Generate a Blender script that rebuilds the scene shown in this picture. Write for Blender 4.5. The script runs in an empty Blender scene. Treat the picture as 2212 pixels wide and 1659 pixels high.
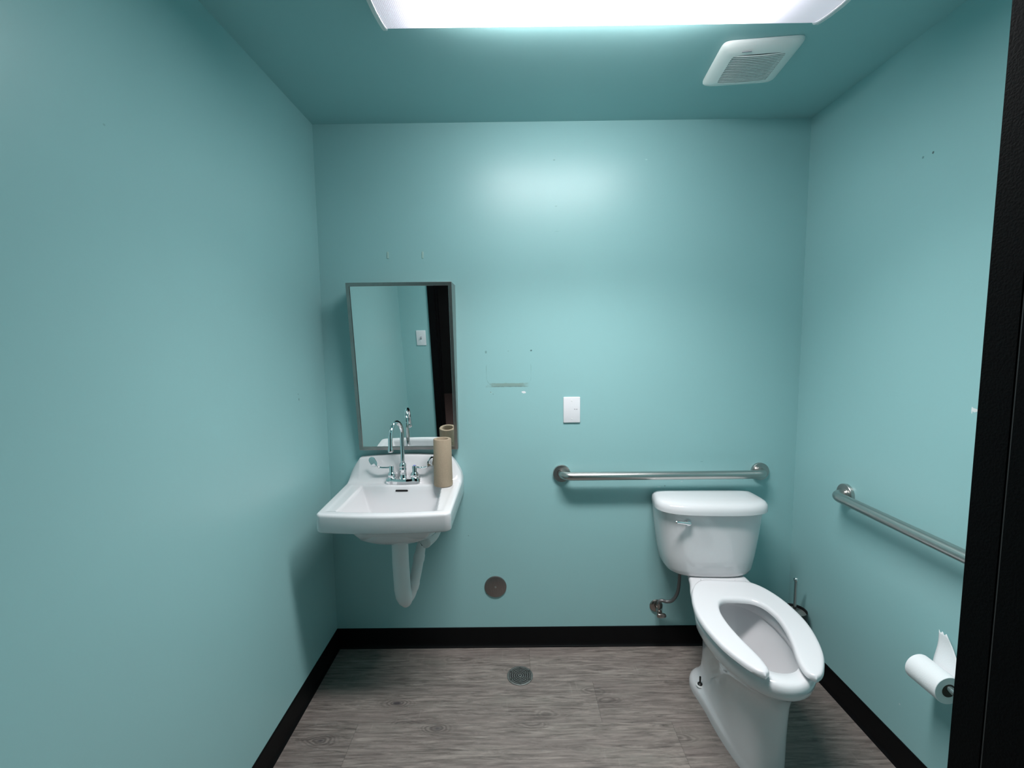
import bpy, bmesh, math, random
from mathutils import Vector, Matrix
random.seed(7)
PI = math.pi
sc = bpy.context.scene
COL = sc.collection
W, H, YF, YH = 2.189, 2.44, -1.60, -3.6      # width, ceiling, front wall, end of the hall

# ------------------------------------------------------------------ tags
def tag(o, label, cat, group=None):
    o['label'] = label; o['category'] = cat
    if group: o['group'] = group
    return o
def struct(o):
    o['kind'] = 'structure'; return o
def empty(name, loc, label, cat, group=None, rz=0.0):
    o = bpy.data.objects.new(name, None); COL.objects.link(o)
    o.location = loc; o.rotation_euler = (0, 0, rz); o.empty_display_size = 0.05
    return tag(o, label, cat, group)

# ------------------------------------------------------------------ mesh helpers
def mesh_obj(name, verts, faces, mat, parent=None, smooth=True, sharp=40, recalc=True):
    me = bpy.data.meshes.new(name)
    me.from_pydata([tuple(v) for v in verts], [], faces)
    bm = bmesh.new(); bm.from_mesh(me)
    if recalc: bmesh.ops.recalc_face_normals(bm, faces=bm.faces)
    for f in bm.faces: f.smooth = smooth
    if smooth and sharp:
        lim = math.radians(sharp)
        for e in bm.edges:
            if len(e.link_faces) == 2 and e.calc_face_angle(0) > lim: e.smooth = False
    bm.to_mesh(me); bm.free()
    if mat: me.materials.append(mat)
    o = bpy.data.objects.new(name, me); COL.objects.link(o)
    if parent: o.parent = parent
    return o
class MB:
    """collects shapes that belong to ONE part"""
    def __init__(s): s.v = []; s.f = []
    def add(s, v, f):
        n = len(s.v); s.v += [Vector(p) for p in v]; s.f += [tuple(i + n for i in q) for q in f]
    def box(s, a, b, bev=0.0, seg=2):
        bm = bmesh.new(); bmesh.ops.create_cube(bm, size=1)
        a = Vector(a); b = Vector(b); c = (a + b) / 2; d = b - a
        for v in bm.verts: v.co = Vector((v.co.x * d.x, v.co.y * d.y, v.co.z * d.z)) + c
        if bev: bmesh.ops.bevel(bm, geom=list(bm.edges), offset=bev, segments=seg, profile=.5, affect='EDGES')
        bm.verts.index_update()
        s.add([v.co.copy() for v in bm.verts], [[v.index for v in f.verts] for f in bm.faces]); bm.free()
    def loft(s, rings, cap0=True, cap1=True, closed=True):
        n = len(rings[0]); v = [p for r in rings for p in r]; f = []
        for k in range(len(rings) - 1):
            for i in range(n if closed else n - 1):
                j = (i + 1) % n
                f.append((k*n+i, k*n+j, (k+1)*n+j, (k+1)*n+i))
        if cap0: f.append(tuple(range(n))[::-1])
        if cap1: f.append(tuple((len(rings)-1)*n + i for i in range(n)))
        s.add(v, f)
    def tube(s, pts, r, n=20, caps=True):
        pts = [Vector(p) for p in pts]; rs = r if isinstance(r, (list, tuple)) else [r]*len(pts)
        t0 = (pts[1]-pts[0]).normalized()
        nrm = t0.orthogonal().normalized(); rings = []
        for i, p in enumerate(pts):
            if i == 0: t = t0
            elif i == len(pts)-1: t = (pts[i]-pts[i-1]).normalized()
            else: t = ((pts[i]-pts[i-1]).normalized() + (pts[i+1]-pts[i]).normalized()).normalized()
            nrm = (nrm - t*nrm.dot(t)).normalized(); bn = t.cross(nrm)
            rings.append([p + (nrm*math.cos(2*PI*k/n) + bn*math.sin(2*PI*k/n))*rs[i] for k in range(n)])
        s.loft(rings, caps, caps)
    def lathe(s, prof, o=(0,0,0), axis=(0,0,1), n=40):
        """prof: (radius, height along axis)"""
        o = Vector(o); a = Vector(axis).normalized(); x = a.orthogonal().normalized(); y = a.cross(x)
        rings = [[o + a*h + (x*math.cos(2*PI*k/n) + y*math.sin(2*PI*k/n))*max(r, 1e-5) for k in range(n)] for r, h in prof]
        s.loft(rings, True, True)
    def build(s, name, mat, parent=None, smooth=True, sharp=40):
        return mesh_obj(name, s.v, s.f, mat, parent, smooth, sharp)
def spline(pts, per=8):
    P = [Vector(p) for p in pts]; out = []
    for i in range(len(P)-1):
        p0 = P[i-1] if i else P[0]*2-P[1]; p1, p2 = P[i], P[i+1]
        p3 = P[i+2] if i+2 < len(P) else P[-1]*2-P[-2]
        for k in range(per):
            t = k/per
            out.append(.5*((2*p1)+(p2-p0)*t+(2*p0-5*p1+4*p2-p3)*t*t+(3*p1-p0-3*p2+p3)*t**3))
    out.append(P[-1]); return out
def resample(pts, n):
    d = [0]
    for a, b in zip(pts, pts[1:]): d.append(d[-1]+(b-a).length)
    out = []; j = 0
    for k in range(n):
        t = d[-1]*k/(n-1)
        while j < len(d)-2 and d[j+1] < t: j += 1
        q = (t-d[j])/max(d[j+1]-d[j], 1e-9); out.append(pts[j].lerp(pts[j+1], min(1, q)))
    return out
def lerp(a, b, t): return a+(b-a)*t
def sstep(a, b, x):
    t = max(0, min(1, (x-a)/(b-a))); return t*t*(3-2*t)
def interp(tab, x):
    if x <= tab[0][0]: return tab[0][1]
    for (a, u), (b, w) in zip(tab, tab[1:]):
        if x <= b: return lerp(u, w, sstep(a, b, x)*.5 + .5*(x-a)/(b-a))
    return tab[-1][1]

# ------------------------------------------------------------------ materials
def nodes_of(name):
    m = bpy.data.materials.new(name); m.use_nodes = True
    nt = m.node_tree; return m, nt, nt.nodes['Principled BSDF']
def mat(name, col, rough=.5, metal=0.0, spec=.5, coat=0.0, noise=0.0, nscale=30.0, bump=0.0, bscale=200.0, aniso=None):
    m, nt, b = nodes_of(name)
    b.inputs['Base Color'].default_value = (*col, 1); b.inputs['Roughness'].default_value = rough
    b.inputs['Metallic'].default_value = metal; b.inputs['Specular IOR Level'].default_value = spec
    b.inputs['Coat Weight'].default_value = coat; b.inputs['Coat Roughness'].default_value = .06
    tc = nt.nodes.new('ShaderNodeTexCoord'); src = tc.outputs['Object']
    if aniso:
        mp = nt.nodes.new('ShaderNodeMapping'); mp.inputs['Scale'].default_value = aniso
        nt.links.new(src, mp.inputs['Vector']); src = mp.outputs['Vector']
    if noise:
        n = nt.nodes.new('ShaderNodeTexNoise'); n.inputs['Scale'].default_value = nscale; n.inputs['Detail'].default_value = 6
        nt.links.new(src, n.inputs['Vector'])
        mx = nt.nodes.new('ShaderNodeMix'); mx.data_type = 'RGBA'
        mx.inputs['A'].default_value = (*[c*(1-noise) for c in col], 1)
        mx.inputs['B'].default_value = (*[min(1, c*(1+noise)) for c in col], 1)
        nt.links.new(n.outputs['Fac'], mx.inputs['Factor']); nt.links.new(mx.outputs['Result'], b.inputs['Base Color'])
    if bump:
        n = nt.nodes.new('ShaderNodeTexNoise'); n.inputs['Scale'].default_value = bscale; n.inputs['Detail'].default_value = 4
        nt.links.new(src, n.inputs['Vector'])
        bp = nt.nodes.new('ShaderNodeBump'); bp.inputs['Strength'].default_value = bump; bp.inputs['Distance'].default_value = .002
        nt.links.new(n.outputs['Fac'], bp.inputs['Height']); nt.links.new(bp.outputs['Normal'], b.inputs['Normal'])
    return m
class NG:
    """tiny expression helper for shader math"""
    def __init__(s, nt): s.nt = nt
    def new(s, t): return s.nt.nodes.new(t)
    def link(s, a, b):
        if isinstance(a, (int, float)): b.default_value = a
        else: s.nt.links.new(a, b)
    def m(s, op, a, b=0.0, c=0.0):
        n = s.new('ShaderNodeMath'); n.operation = op
        s.link(a, n.inputs[0]); s.link(b, n.inputs[1]); s.link(c, n.inputs[2]); return n.outputs[0]
    def mix(s, f, a, b):
        n = s.new('ShaderNodeMix'); n.data_type = 'RGBA'
        s.link(f, n.inputs['Factor'])
        for q, k in ((a, 'A'), (b, 'B')):
            if isinstance(q, tuple): n.inputs[k].default_value = (*q, 1)
            else: s.nt.links.new(q, n.inputs[k])
        return n.outputs['Result']
    def ramp(s, f, lo, hi):
        n = s.new('ShaderNodeMapRange'); n.interpolation_type = 'SMOOTHSTEP'
        s.link(f, n.inputs['Value']); s.link(lo, n.inputs['From Min']); s.link(hi, n.inputs['From Max']); return n.outputs[0]
    def noise(s, vec, scale, detail=4, rough=.5, dist=0.0):
        n = s.new('ShaderNodeTexNoise'); n.inputs['Scale'].default_value = scale; n.inputs['Detail'].default_value = detail
        n.inputs['Roughness'].default_value = rough; n.inputs['Distortion'].default_value = dist
        s.nt.links.new(vec, n.inputs['Vector']); return n.outputs['Fac']
    def ell(s, x, z, cx, cz, rx, rz):
        a = s.m('DIVIDE', s.m('SUBTRACT', x, cx), rx); c = s.m('DIVIDE', s.m('SUBTRACT', z, cz), rz)
        return s.m('SQRT', s.m('ADD', s.m('MULTIPLY', a, a), s.m('MULTIPLY', c, c)))

PAINT = (0.322, 0.555, 0.565)
def wall_paint(name, marks=None, rough=.33):
    m, nt, b = nodes_of(name); g = NG(nt)
    tc = g.new('ShaderNodeTexCoord'); pos = tc.outputs['Object']
    sep = g.new('ShaderNodeSeparateXYZ'); nt.links.new(pos, sep.inputs[0])
    n1 = g.noise(pos, 1.7, 3); n2 = g.noise(pos, 55, 5, .6)
    col = g.mix(n1, tuple(c*.96 for c in PAINT), tuple(c*1.04 for c in PAINT))
    height = n2
    if marks: col = marks(g, sep, pos, col)
    nt.links.new(col, b.inputs['Base Color'])
    b.inputs['Roughness'].default_value = rough; b.inputs['Specular IOR Level'].default_value = .5
    bp = g.new('ShaderNodeBump'); bp.inputs['Strength'].default_value = .10; bp.inputs['Distance'].default_value = .002
    hh = height
    nt.links.new(hh, bp.inputs['Height']); nt.links.new(bp.outputs['Normal'], b.inputs['Normal'])
    return m
def chips(spots, axis):
    """small chips, screw holes and scuffs in the paint: (a, z, ra, rz, colour, strength)"""
    def f(g, sep, pos, col):
        x, z = sep.outputs[axis], sep.outputs['Z']
        nz = g.m('SUBTRACT', g.noise(pos, 90, 3), .5)
        for (cx, cz, rx, rz, c, st) in spots:
            d = g.m('ADD', g.ell(x, z, cx, cz, rx, rz), g.m('MULTIPLY', nz, 1.6))
            k = g.m('MULTIPLY', g.m('SUBTRACT', 1.0, g.ramp(d, .75, 1.1)), st)
            col = g.mix(k, col, c)
        return col
    return f
WHITE = (.80, .80, .80); DARK = (.05, .07, .07); GLUE = (.42, .62, .60)
def back_marks(g, sep, pos, col):
    x, z = sep.outputs['X'], sep.outputs['Z']
    nz = g.m('SUBTRACT', g.noise(pos, 60, 4), .5)
    # greasy smear left by a removed dispenser
    d = g.m('MAXIMUM', g.m('DIVIDE', g.m('ABSOLUTE', g.m('SUBTRACT', x, .848)), .092), g.m('DIVIDE', g.m('ABSOLUTE', g.m('SUBTRACT', z, 1.281)), .0095))
    d = g.m('ADD', d, g.m('MULTIPLY', nz, .7))
    col = g.mix(g.m('MULTIPLY', g.m('SUBTRACT', 1.0, g.ramp(d, .6, 1.15)), .50), col, (.20, .215, .15))
    d = g.m('MAXIMUM', g.m('DIVIDE', g.m('ABSOLUTE', g.m('SUBTRACT', x, .848)), .086), g.m('DIVIDE', g.m('ABSOLUTE', g.m('SUBTRACT', z, 1.2735)), .0014))
    d = g.m('ADD', d, g.m('MULTIPLY', nz, 1.2))
    col = g.mix(g.m('MULTIPLY', g.m('SUBTRACT', 1.0, g.ramp(d, .6, 1.2)), .55), col, (.12, .17, .16))
    # faint outline of the dispenser
    dx = g.m('MAXIMUM', g.m('SUBTRACT', g.m('ABSOLUTE', g.m('SUBTRACT', x, .850)), .060), 0.0)
    dz = g.m('MAXIMUM', g.m('SUBTRACT', g.m('ABSOLUTE', g.m('SUBTRACT', z, 1.340)), .022), 0.0)
    r = g.m('SQRT', g.m('ADD', g.m('MULTIPLY', dx, dx), g.m('MULTIPLY', dz, dz)))
    k = g.m('SUBTRACT', 1.0, g.ramp(g.m('ADD', g.m('ABSOLUTE', g.m('SUBTRACT', r, .043)), g.m('MULTIPLY', nz, .004)), .0006, .0022))
    k = g.m('MULTIPLY', g.m('MULTIPLY', k, g.ramp(g.noise(pos, 16, 2), .40, .56)), g.m('SUBTRACT', 1.0, g.ramp(z, 1.36, 1.385)))
    col = g.mix(g.m('MULTIPLY', k, .35), col, (.13, .24, .24))
    spots = [(.920,1.246,.0105,.0065,(.86,.86,.88),1), (.767,1.247,.005,.004,GLUE,.9), (.766,1.248,.0022,.002,DARK,.8), (.777,1.239,.003,.002,DARK,.4),
             (.746,1.434,.005,.006,(.10,.2,.2),.55), (.954,1.439,.0045,.004,(.06,.13,.13),.8), (.849,1.437,.002,.002,DARK,.4),
             (1.062,2.277,.006,.003,(.14,.3,.3),.5), (1.469,2.274,.006,.003,(.5,.75,.72),.6), (1.071,2.079,.006,.004,(.16,.33,.33),.35),(1.075,1.97,.012,.002,(.16,.33,.33),.25),
             (1.553,.790,.009,.0012,WHITE,.7), (1.580,.795,.0025,.0025,DARK,.6), (1.66,.815,.006,.0012,WHITE,.5), (.648,.560,.0025,.0025,DARK,.5), (.73,.27,.002,.002,DARK,.7),(.75,.37,.003,.002,WHITE,.5),
             (1.75,.91,.008,.0015,(.14,.3,.3),.5)]
    return chips(spots, 'X')(g, sep, pos, col)
M = {}
M['wall_back'] = wall_paint('teal semigloss paint with scars', back_marks)
M['wall_left'] = wall_paint('teal semigloss paint scuffed', chips([(-.257,1.257,.004,.006,(.10,.2,.2),.7), (-.262,1.278,.0025,.003,(.10,.2,.2),.6), (-.29,1.32,.0015,.006,(.45,.66,.64),.35), (-1.05,1.95,.004,.003,(.12,.25,.25),.4)], 'Y'))
M['wall_right'] = wall_paint('teal semigloss paint chipped', chips([(-.597,2.051,.0035,.004,DARK,.9), (-.563,2.050,.004,.004,(.10,.2,.2),.7), (-.786,1.268,.010,.0055,WHITE,1), (-.778,1.266,.002,.010,WHITE,.9),
                 (-.62,.22,.003,.003,WHITE,.5), (-.70,.54,.012,.002,(.4,.6,.58),.3), (-.55,.55,.008,.002,(.4,.6,.58),.3)], 'Y'))
M['wall_front'] = wall_paint('teal semigloss paint')
M['ceiling'] = wall_paint('teal ceiling paint', None, .55)
M['porcelain'] = mat('white vitreous china', (.70, .688, .703), .09, spec=.55, coat=.3)
M['fan'] = mat('white fan plastic', (.88, .88, .86), .4)
M['seat'] = mat('white seat plastic', (.70, .682, .70), .22)
M['chrome'] = mat('polished chrome', (.80, .81, .82), .05, 1.0)
M['stainless'] = mat('brushed stainless steel', (.50, .49, .475), .30, 1.0, noise=.10, nscale=60, bump=.05, bscale=300, aniso=(1, 30, 30))
M['stainless_dark'] = mat('satin steel cover', (.30, .27, .26), .42, 1.0, noise=.2, nscale=40, aniso=(12, 1, 1))
M['frame_steel'] = mat('satin steel mirror frame', (.36, .35, .335), .34, 1.0, noise=.12, nscale=50)
M['mirror'] = mat('silvered mirror glass', (.86, .90, .89), .008, 1.0)
M['black_rubber'] = mat('black rubber base', (.0035, .0035, .004), .5, spec=.14, noise=.2, nscale=20)
M['black_paint'] = mat('black painted steel', (.0022, .0022, .0026), .65, spec=.08, bump=.25, bscale=420)
M['black_plastic'] = mat('black plastic', (.012, .012, .013), .35)
M['white_plastic'] = mat('white plastic', (.78, .78, .77), .35)
M['plate'] = mat('white nylon plate', (.84, .82, .85), .30)
M['smudge'] = mat('grey smudge', (.45, .43, .47), .6)
M['white_metal'] = mat('white enamelled metal', (.80, .80, .80), .4)
M['cardboard'] = mat('brown kraft cardboard', (.36, .275, .195), .85, noise=.12, nscale=160, bump=.15, bscale=300)
M['paper'] = mat('white tissue paper', (.86, .86, .875), .9, bump=.25, bscale=380)
M['paper_end'] = mat('tissue roll edge', (.62, .65, .64), .95, bump=.4, bscale=500)
M['wrap'] = mat('white pipe insulation', (.76, .77, .77), .55, bump=.2, bscale=60)
M['dark'] = mat('painted hole shade', (.006, .006, .007), .7)  # near-black colour in place of the shade inside small holes
M['grey_pipe'] = mat('grey braided hose', (.17, .165, .165), .4, .6)
M['tarnish'] = mat('tarnished chrome', (.33, .29, .27), .28, 1.0, noise=.3, nscale=60)
M['drain_metal'] = mat('worn cast drain grate', (.22, .225, .215), .42, .7, noise=.35, nscale=90)
M['bolt'] = mat('dark bolt steel', (.03, .03, .03), .4, .8)
M['glue'] = mat('clear dried adhesive', (.42, .60, .56), .25, bump=.6, bscale=160)
M['rod'] = mat('satin chrome rod', (.6, .6, .6), .2, 1.0)
M['hall_shade'] = mat('unlit hall shade', (.02, .02, .02), .7)  # near-black so the colour itself carries the unlit hall's darkness
M['hall_floor'] = mat('reddish brown hall floor', (.20, .13, .12), .5, noise=.2)
M['tube_glass'] = mat('frosted', (.9, .9, .9), .4)
# toilet water
m, nt, b = nodes_of('bowl water'); b.inputs['Base Color'].default_value = (.9, .95, .95, 1); b.inputs['Roughness'].default_value = .02
b.inputs['Transmission Weight'].default_value = 1.0; b.inputs['IOR'].default_value = 1.33; M['water'] = m
# prismatic lens of the lamp
def lens_mat(cx, hx, cy):
    m, nt, b = nodes_of('prismatic acrylic lens'); g = NG(nt)
    tc = g.new('ShaderNodeTexCoord'); sep = g.new('ShaderNodeSeparateXYZ'); nt.links.new(tc.outputs['Object'], sep.inputs[0])
    x, y = sep.outputs['X'], sep.outputs['Y']
    ax = g.m('SUBTRACT', hx, g.m('ABSOLUTE', g.m('ADD', x, .03))); ay = g.m('SUBTRACT', .166, g.m('ABSOLUTE', y))
    fx = g.m('POWER', g.ramp(ax, -.02, .42), 1.9); fy = g.m('POWER', g.ramp(ay, -.06, .035), 1.0)
    side = g.m('SUBTRACT', 1.0, g.ramp(ay, .001, .006))
    prof = g.m('ADD', .030, g.m('MULTIPLY', g.m('MULTIPLY', fx, fy), g.m('ADD', 1.0, g.m('MULTIPLY', side, 1.6))))
    # the little pyramids of the lens, in diagonal rows
    u = g.m('MULTIPLY', g.m('ADD', x, y), 2*PI/.0100); v = g.m('MULTIPLY', g.m('SUBTRACT', x, y), 2*PI/.0100)
    pr = g.m('MULTIPLY', g.m('SINE', u), g.m('SINE', v))
    pr = g.m('ADD', .80, g.m('MULTIPLY', pr, .28))
    st = g.m('MULTIPLY', g.m('MULTIPLY', prof, pr), LAMP)
    cr = g.mix(g.ramp(prof, .03, .3), (.93, .86, 1.0), (1.0, .985, .99))
    b.inputs['Base Color'].default_value = (.7, .7, .72, 1); b.inputs['Roughness'].default_value = .25
    nt.links.new(cr, b.inputs['Emission Color']); nt.links.new(st, b.inputs['Emission Strength'])
    return m
LAMP = 19.0; LAMP_W = 15.5
# plank floor
def floor_mat():
    m, nt, b = nodes_of('grey brown oak vinyl planks'); g = NG(nt)
    tc = g.new('ShaderNodeTexCoord'); pos = tc.outputs['Object']
    sep = g.new('ShaderNodeSeparateXYZ'); nt.links.new(pos, sep.inputs[0]); X, Y = sep.outputs['X'], sep.outputs['Y']
    row = g.m('FLOOR', g.m('DIVIDE', g.m('ADD', Y, .233), .2105)); fy = g.m('FRACT', g.m('DIVIDE', g.m('ADD', Y, .233), .2105))
    # row 0 : y>-.233 ; row -1 : -.233..-.443 ; joints measured on the photograph
    off = g.m('ADD', .933, g.m('MULTIPLY', row, -.269))
    off = g.m('ADD', off, g.m('MULTIPLY', g.m('SINE', g.m('MULTIPLY', row, 2.4)), .0))
    xr = g.m('DIVIDE', g.m('SUBTRACT', X, off), 1.22); pl = g.m('FLOOR', xr); fx = g.m('FRACT', xr)
    wn = g.new('ShaderNodeTexWhiteNoise'); wn.noise_dimensions = '2D'
    cv = g.new('ShaderNodeCombineXYZ'); nt.links.new(row, cv.inputs[0]); nt.links.new(pl, cv.inputs[1]); nt.links.new(cv.outputs[0], wn.inputs['Vector'])
    rnd = wn.outputs['Value']
    # plank local coordinates, shifted per plank
    pc = g.new('ShaderNodeCombineXYZ')
    nt.links.new(g.m('ADD', X, g.m('MULTIPLY', rnd, 37.0)), pc.inputs[0]); nt.links.new(g.m('ADD', Y, g.m('MULTIPLY', rnd, 11.0)), pc.inputs[1])
    def scaled(sx, sy):
        mp = g.new('ShaderNodeMapping'); mp.inputs['Scale'].default_value = (sx, sy, 1); nt.links.new(pc.outputs[0], mp.inputs['Vector']); return mp.outputs[0]
    grain = g.noise(scaled(7, 80), 1.0, 10, .72, .8)
    broad = g.noise(scaled(1.6, 14), 1.0, 4, .5, .4)
    patch = g.noise(scaled(4.2, 9), 1.0, 3, .5)
    saw = g.noise(scaled(70, 5), 1.0, 3, .6)
    # knots: distorted rings round sparse voronoi points
    warp = g.noise(scaled(9, 22), 1.0, 3)
    vo = g.new('ShaderNodeTexVoronoi'); vo.inputs['Scale'].default_value = 1.0; vo.inputs['Randomness'].default_value = 1.0
    nt.links.new(scaled(3.6, 8.6), vo.inputs['Vector'])
    dist = g.m('ADD', vo.outputs['Distance'], g.m('MULTIPLY', g.m('SUBTRACT', warp, .5), .22))
    near = g.m('SUBTRACT', 1.0, g.ramp(dist, .06, .36))
    rings = g.m('ADD', .5, g.m('MULTIPLY', g.m('SINE', g.m('MULTIPLY', dist, 95.0)), .5))
    core = g.m('SUBTRACT', 1.0, g.ramp(dist, .02, .09))
    sepc = g.new('ShaderNodeSeparateColor'); nt.links.new(vo.outputs['Color'], sepc.inputs[0])
    on = g.ramp(sepc.outputs[0], .38, .42)
    col = g.mix(g.ramp(grain, .22, .78), (.036, .029, .0265), (.285, .247, .224))
    col = g.mix(g.m('MULTIPLY', g.ramp(broad, .35, .75), .45), col, (.135, .108, .102))
    col = g.mix(g.m('MULTIPLY', g.ramp(patch, .5, .75), .35), col, (.19, .175, .155))
    col = g.mix(g.m('MULTIPLY', g.m('MULTIPLY', g.ramp(saw, .58, .8), g.ramp(patch, .45, .7)), .50), col, (.30, .275, .25))
    col = g.mix(g.m('MULTIPLY', g.m('MULTIPLY', g.m('MULTIPLY', near, rings), on), .70), col, (.050, .040, .038))
    col = g.mix(g.m('MULTIPLY', g.m('MULTIPLY', core, on), .85), col, (.036, .030, .034))
    tint = g.m('ADD', 1.08, g.m('MULTIPLY', rnd, .22))
    hs = g.new('ShaderNodeHueSaturation'); nt.links.new(col, hs.inputs['Color']); nt.links.new(tint, hs.inputs['Value']); hs.inputs['Saturation'].default_value = 1.1
    seam = g.m('MINIMUM', g.m('MULTIPLY', g.m('MINIMUM', fy, g.m('SUBTRACT', 1.0, fy)), .2105), g.m('MULTIPLY', g.m('MINIMUM', fx, g.m('SUBTRACT', 1.0, fx)), 1.22))
    sk = g.m('SUBTRACT', 1.0, g.ramp(seam, .0004, .0016))
    out = g.mix(g.m('MULTIPLY', sk, .38), hs.outputs[0], (.03, .026, .025))
    nt.links.new(out, b.inputs['Base Color'])
    nt.links.new(g.m('ADD', .42, g.m('MULTIPLY', grain, .22)), b.inputs['Roughness'])
    bp = g.new('ShaderNodeBump'); bp.inputs['Strength'].default_value = .35; bp.inputs['Distance'].default_value = .002
    nt.links.new(g.m('SUBTRACT', grain, g.m('MULTIPLY', sk, .8)), bp.inputs['Height']); nt.links.new(bp.outputs['Normal'], b.inputs['Normal'])
    return m
M['floor'] = floor_mat()

# ------------------------------------------------------------------ the room
def slab(name, a, b, m):
    q = MB(); q.box(a, b); return struct(q.build(name, m, None, smooth=False))
T = .12
JL, JR, JH, JD = .275, 1.3565, 2.13, .14        # door opening, frame depth
slab('floor', (-T, YF, -.1), (W+T, T, 0), M['floor'])
slab('ceiling', (-T, YF-.12, H), (W+T, T, H+.1), M['ceiling'])
slab('wall_back', (-T, 0, 0), (W+T, T, H), M['wall_back'])
slab('wall_left', (-T, YF, 0), (0, 0, H), M['wall_left'])
slab('wall_right', (W, YF, 0), (W+T, 0, H), M['wall_right'])
q = MB()
q.box((-T, YF-.12, 0), (JL-.014, YF, H)); q.box((JR+.014, YF-.12, 0), (W+T, YF, H)); q.box((JL-.014, YF-.12, JH+.01), (JR+.014, YF, H))
struct(q.build('wall_front', M['wall_front'], None, smooth=False))
# hall outside the doorway
slab('floor', (-.6, YH, -.1), (W+.6, YF, 0), M['hall_floor'])
slab('ceiling', (-.6, YH, H), (W+.6, YF-.12, H+.1), M['hall_shade'])
slab('wall_hall', (-.6, YH-.1, 0), (W+.6, YH, H), M['hall_shade'])
slab('wall_hall_left', (-.7, YH, 0), (-.6, YF-.12, H), M['hall_shade'])
slab('wall_hall_right', (W+.6, YH, 0), (W+.7, YF-.12, H), M['hall_shade'])
# black steel door frame: face, rabbet, stop, and the same on the hall side
def jamb(mb, x, s):
    prof = [(-.050, .014), (0, .014), (0, -.0170), (-.0012, -.0180), (-.0012, -.0200), (.0008, -.0210), (.0008, -.055), (.012, -.057), (.012, -.105), (0, -.107), (0, -.134), (-.050, -.134), (-.050, -.120), (-.012, -.119), (-.012, .0005), (-.050, .0005)]
    n = len(prof); vs = [Vector((x + s*u, YF + v, z)) for z in (0.001, JH+.0) for u, v in prof]
    mb.add(vs, [(i, (i+1) % n, n+(i+1) % n, n+i) for i in range(n)] + [tuple(range(n))[::-1], tuple(range(n, 2*n))])
frame = MB(); jamb(frame, JL, 1); jamb(frame, JR, -1)
frame.box((JL-.05, YF-.134, JH), (JR+.05, YF+.014, JH+.05), .001, 1)
fo = frame.build('trim_1', M['black_paint'], None, smooth=False); struct(fo)
q = MB(); q.box((JR+.0002, YF-.0198, .002), (JR+.0013, YF-.0186, JH-.002)); q.build('joint_line', mat('grey joint line', (.035, .033, .033), .6), fo, False)
# cove base: thin wall strip curling out to a toe at the floor
HB = .0984
def base(name, a, b, nrm):
    prof = [(0, 0), (.0135, 0), (.0135, .0018), (.0105, .0045), (.0075, .0085), (.0055, .014), (.0045, .022), (.004, .09), (.0035, .0965), (.002, HB), (0, HB)]
    a = Vector(a); b = Vector(b); nrm = Vector(nrm); n = len(prof)
    vs = [p + nrm*d + Vector((0, 0, z)) for p in (a, b) for d, z in prof]
    o = mesh_obj(name, vs, [(i, (i+1) % n, n+(i+1) % n, n+i) for i in range(n)] + [tuple(range(n)), tuple(range(n, 2*n))[::-1]], M['black_rubber'], None, True, 50)
    return struct(o)
base('baseboard_back', (0, 0, 0), (W, 0, 0), (0, -1, 0))
base('baseboard_left', (0, 0, 0), (0, YF, 0), (1, 0, 0))
base('baseboard_right', (W, 0, 0), (W, YF, 0), (-1, 0, 0))
base('baseboard_front', (0, YF, 0), (JL-.05, YF, 0), (0, 1, 0))
base('baseboard_front', (JR+.05, YF, 0), (W, YF, 0), (0, 1, 0))

# ------------------------------------------------------------------ ceiling light
LX, LY, LH = 1.1385, -.805, .627
lt = empty('ceiling_light', (LX, LY, H), 'long fluorescent ceiling light with white prismatic wraparound lens', 'ceiling light')
q = MB(); q.box((-LH, -.145, -.02), (LH, .145, 0), .003); q.build('housing', M['white_metal'], lt)
prof = [(.166, -.003), (.165, -.022), (.162, -.034), (.155, -.041), (.135, -.048), (.10, -.057), (.05, -.066), (0, -.070)]
prof = prof + [(-a, c) for a, c in prof[-2::-1]]
vs = []; fs = []; NX = 24
for k in range(NX+1):
    x = lerp(-LH, LH, k/NX)
    vs += [(x, a, c) for a, c in prof]
n = len(prof)
for k in range(NX):
    for i in range(n-1): fs.append((k*n+i, k*n+i+1, (k+1)*n+i+1, (k+1)*n+i))
M['lens'] = lens_mat(LX, LH, LY)
lens = mesh_obj('lens', vs, fs, M['lens'], lt, True, 60, recalc=False)
for s in (-1, 1):
    q = MB(); pr2 = [(a*1.02, c-.004 if c < -.02 else 0) for a, c in prof]
    q.loft([[Vector((s*(LH+.001+d), a, c)) for a, c in [(.170, 0)] + pr2 + [(-.170, 0)]] for d in (0, .011)])
    q.build('end_cap', M['white_plastic'], lt)

# the tubes of the lamp: light thrown down through the prisms of the lens
al = bpy.data.lights.new('lamp_tubes', 'AREA'); al.shape = 'RECTANGLE'; al.size = .90; al.size_y = .17; al.energy = LAMP_W
al.spread = math.radians(108); al.color = (1.0, .985, .99)
ao = bpy.data.objects.new('lamp_tubes', al); COL.objects.link(ao); ao.parent = lt; ao.location = (0, 0, -.0735)
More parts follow.
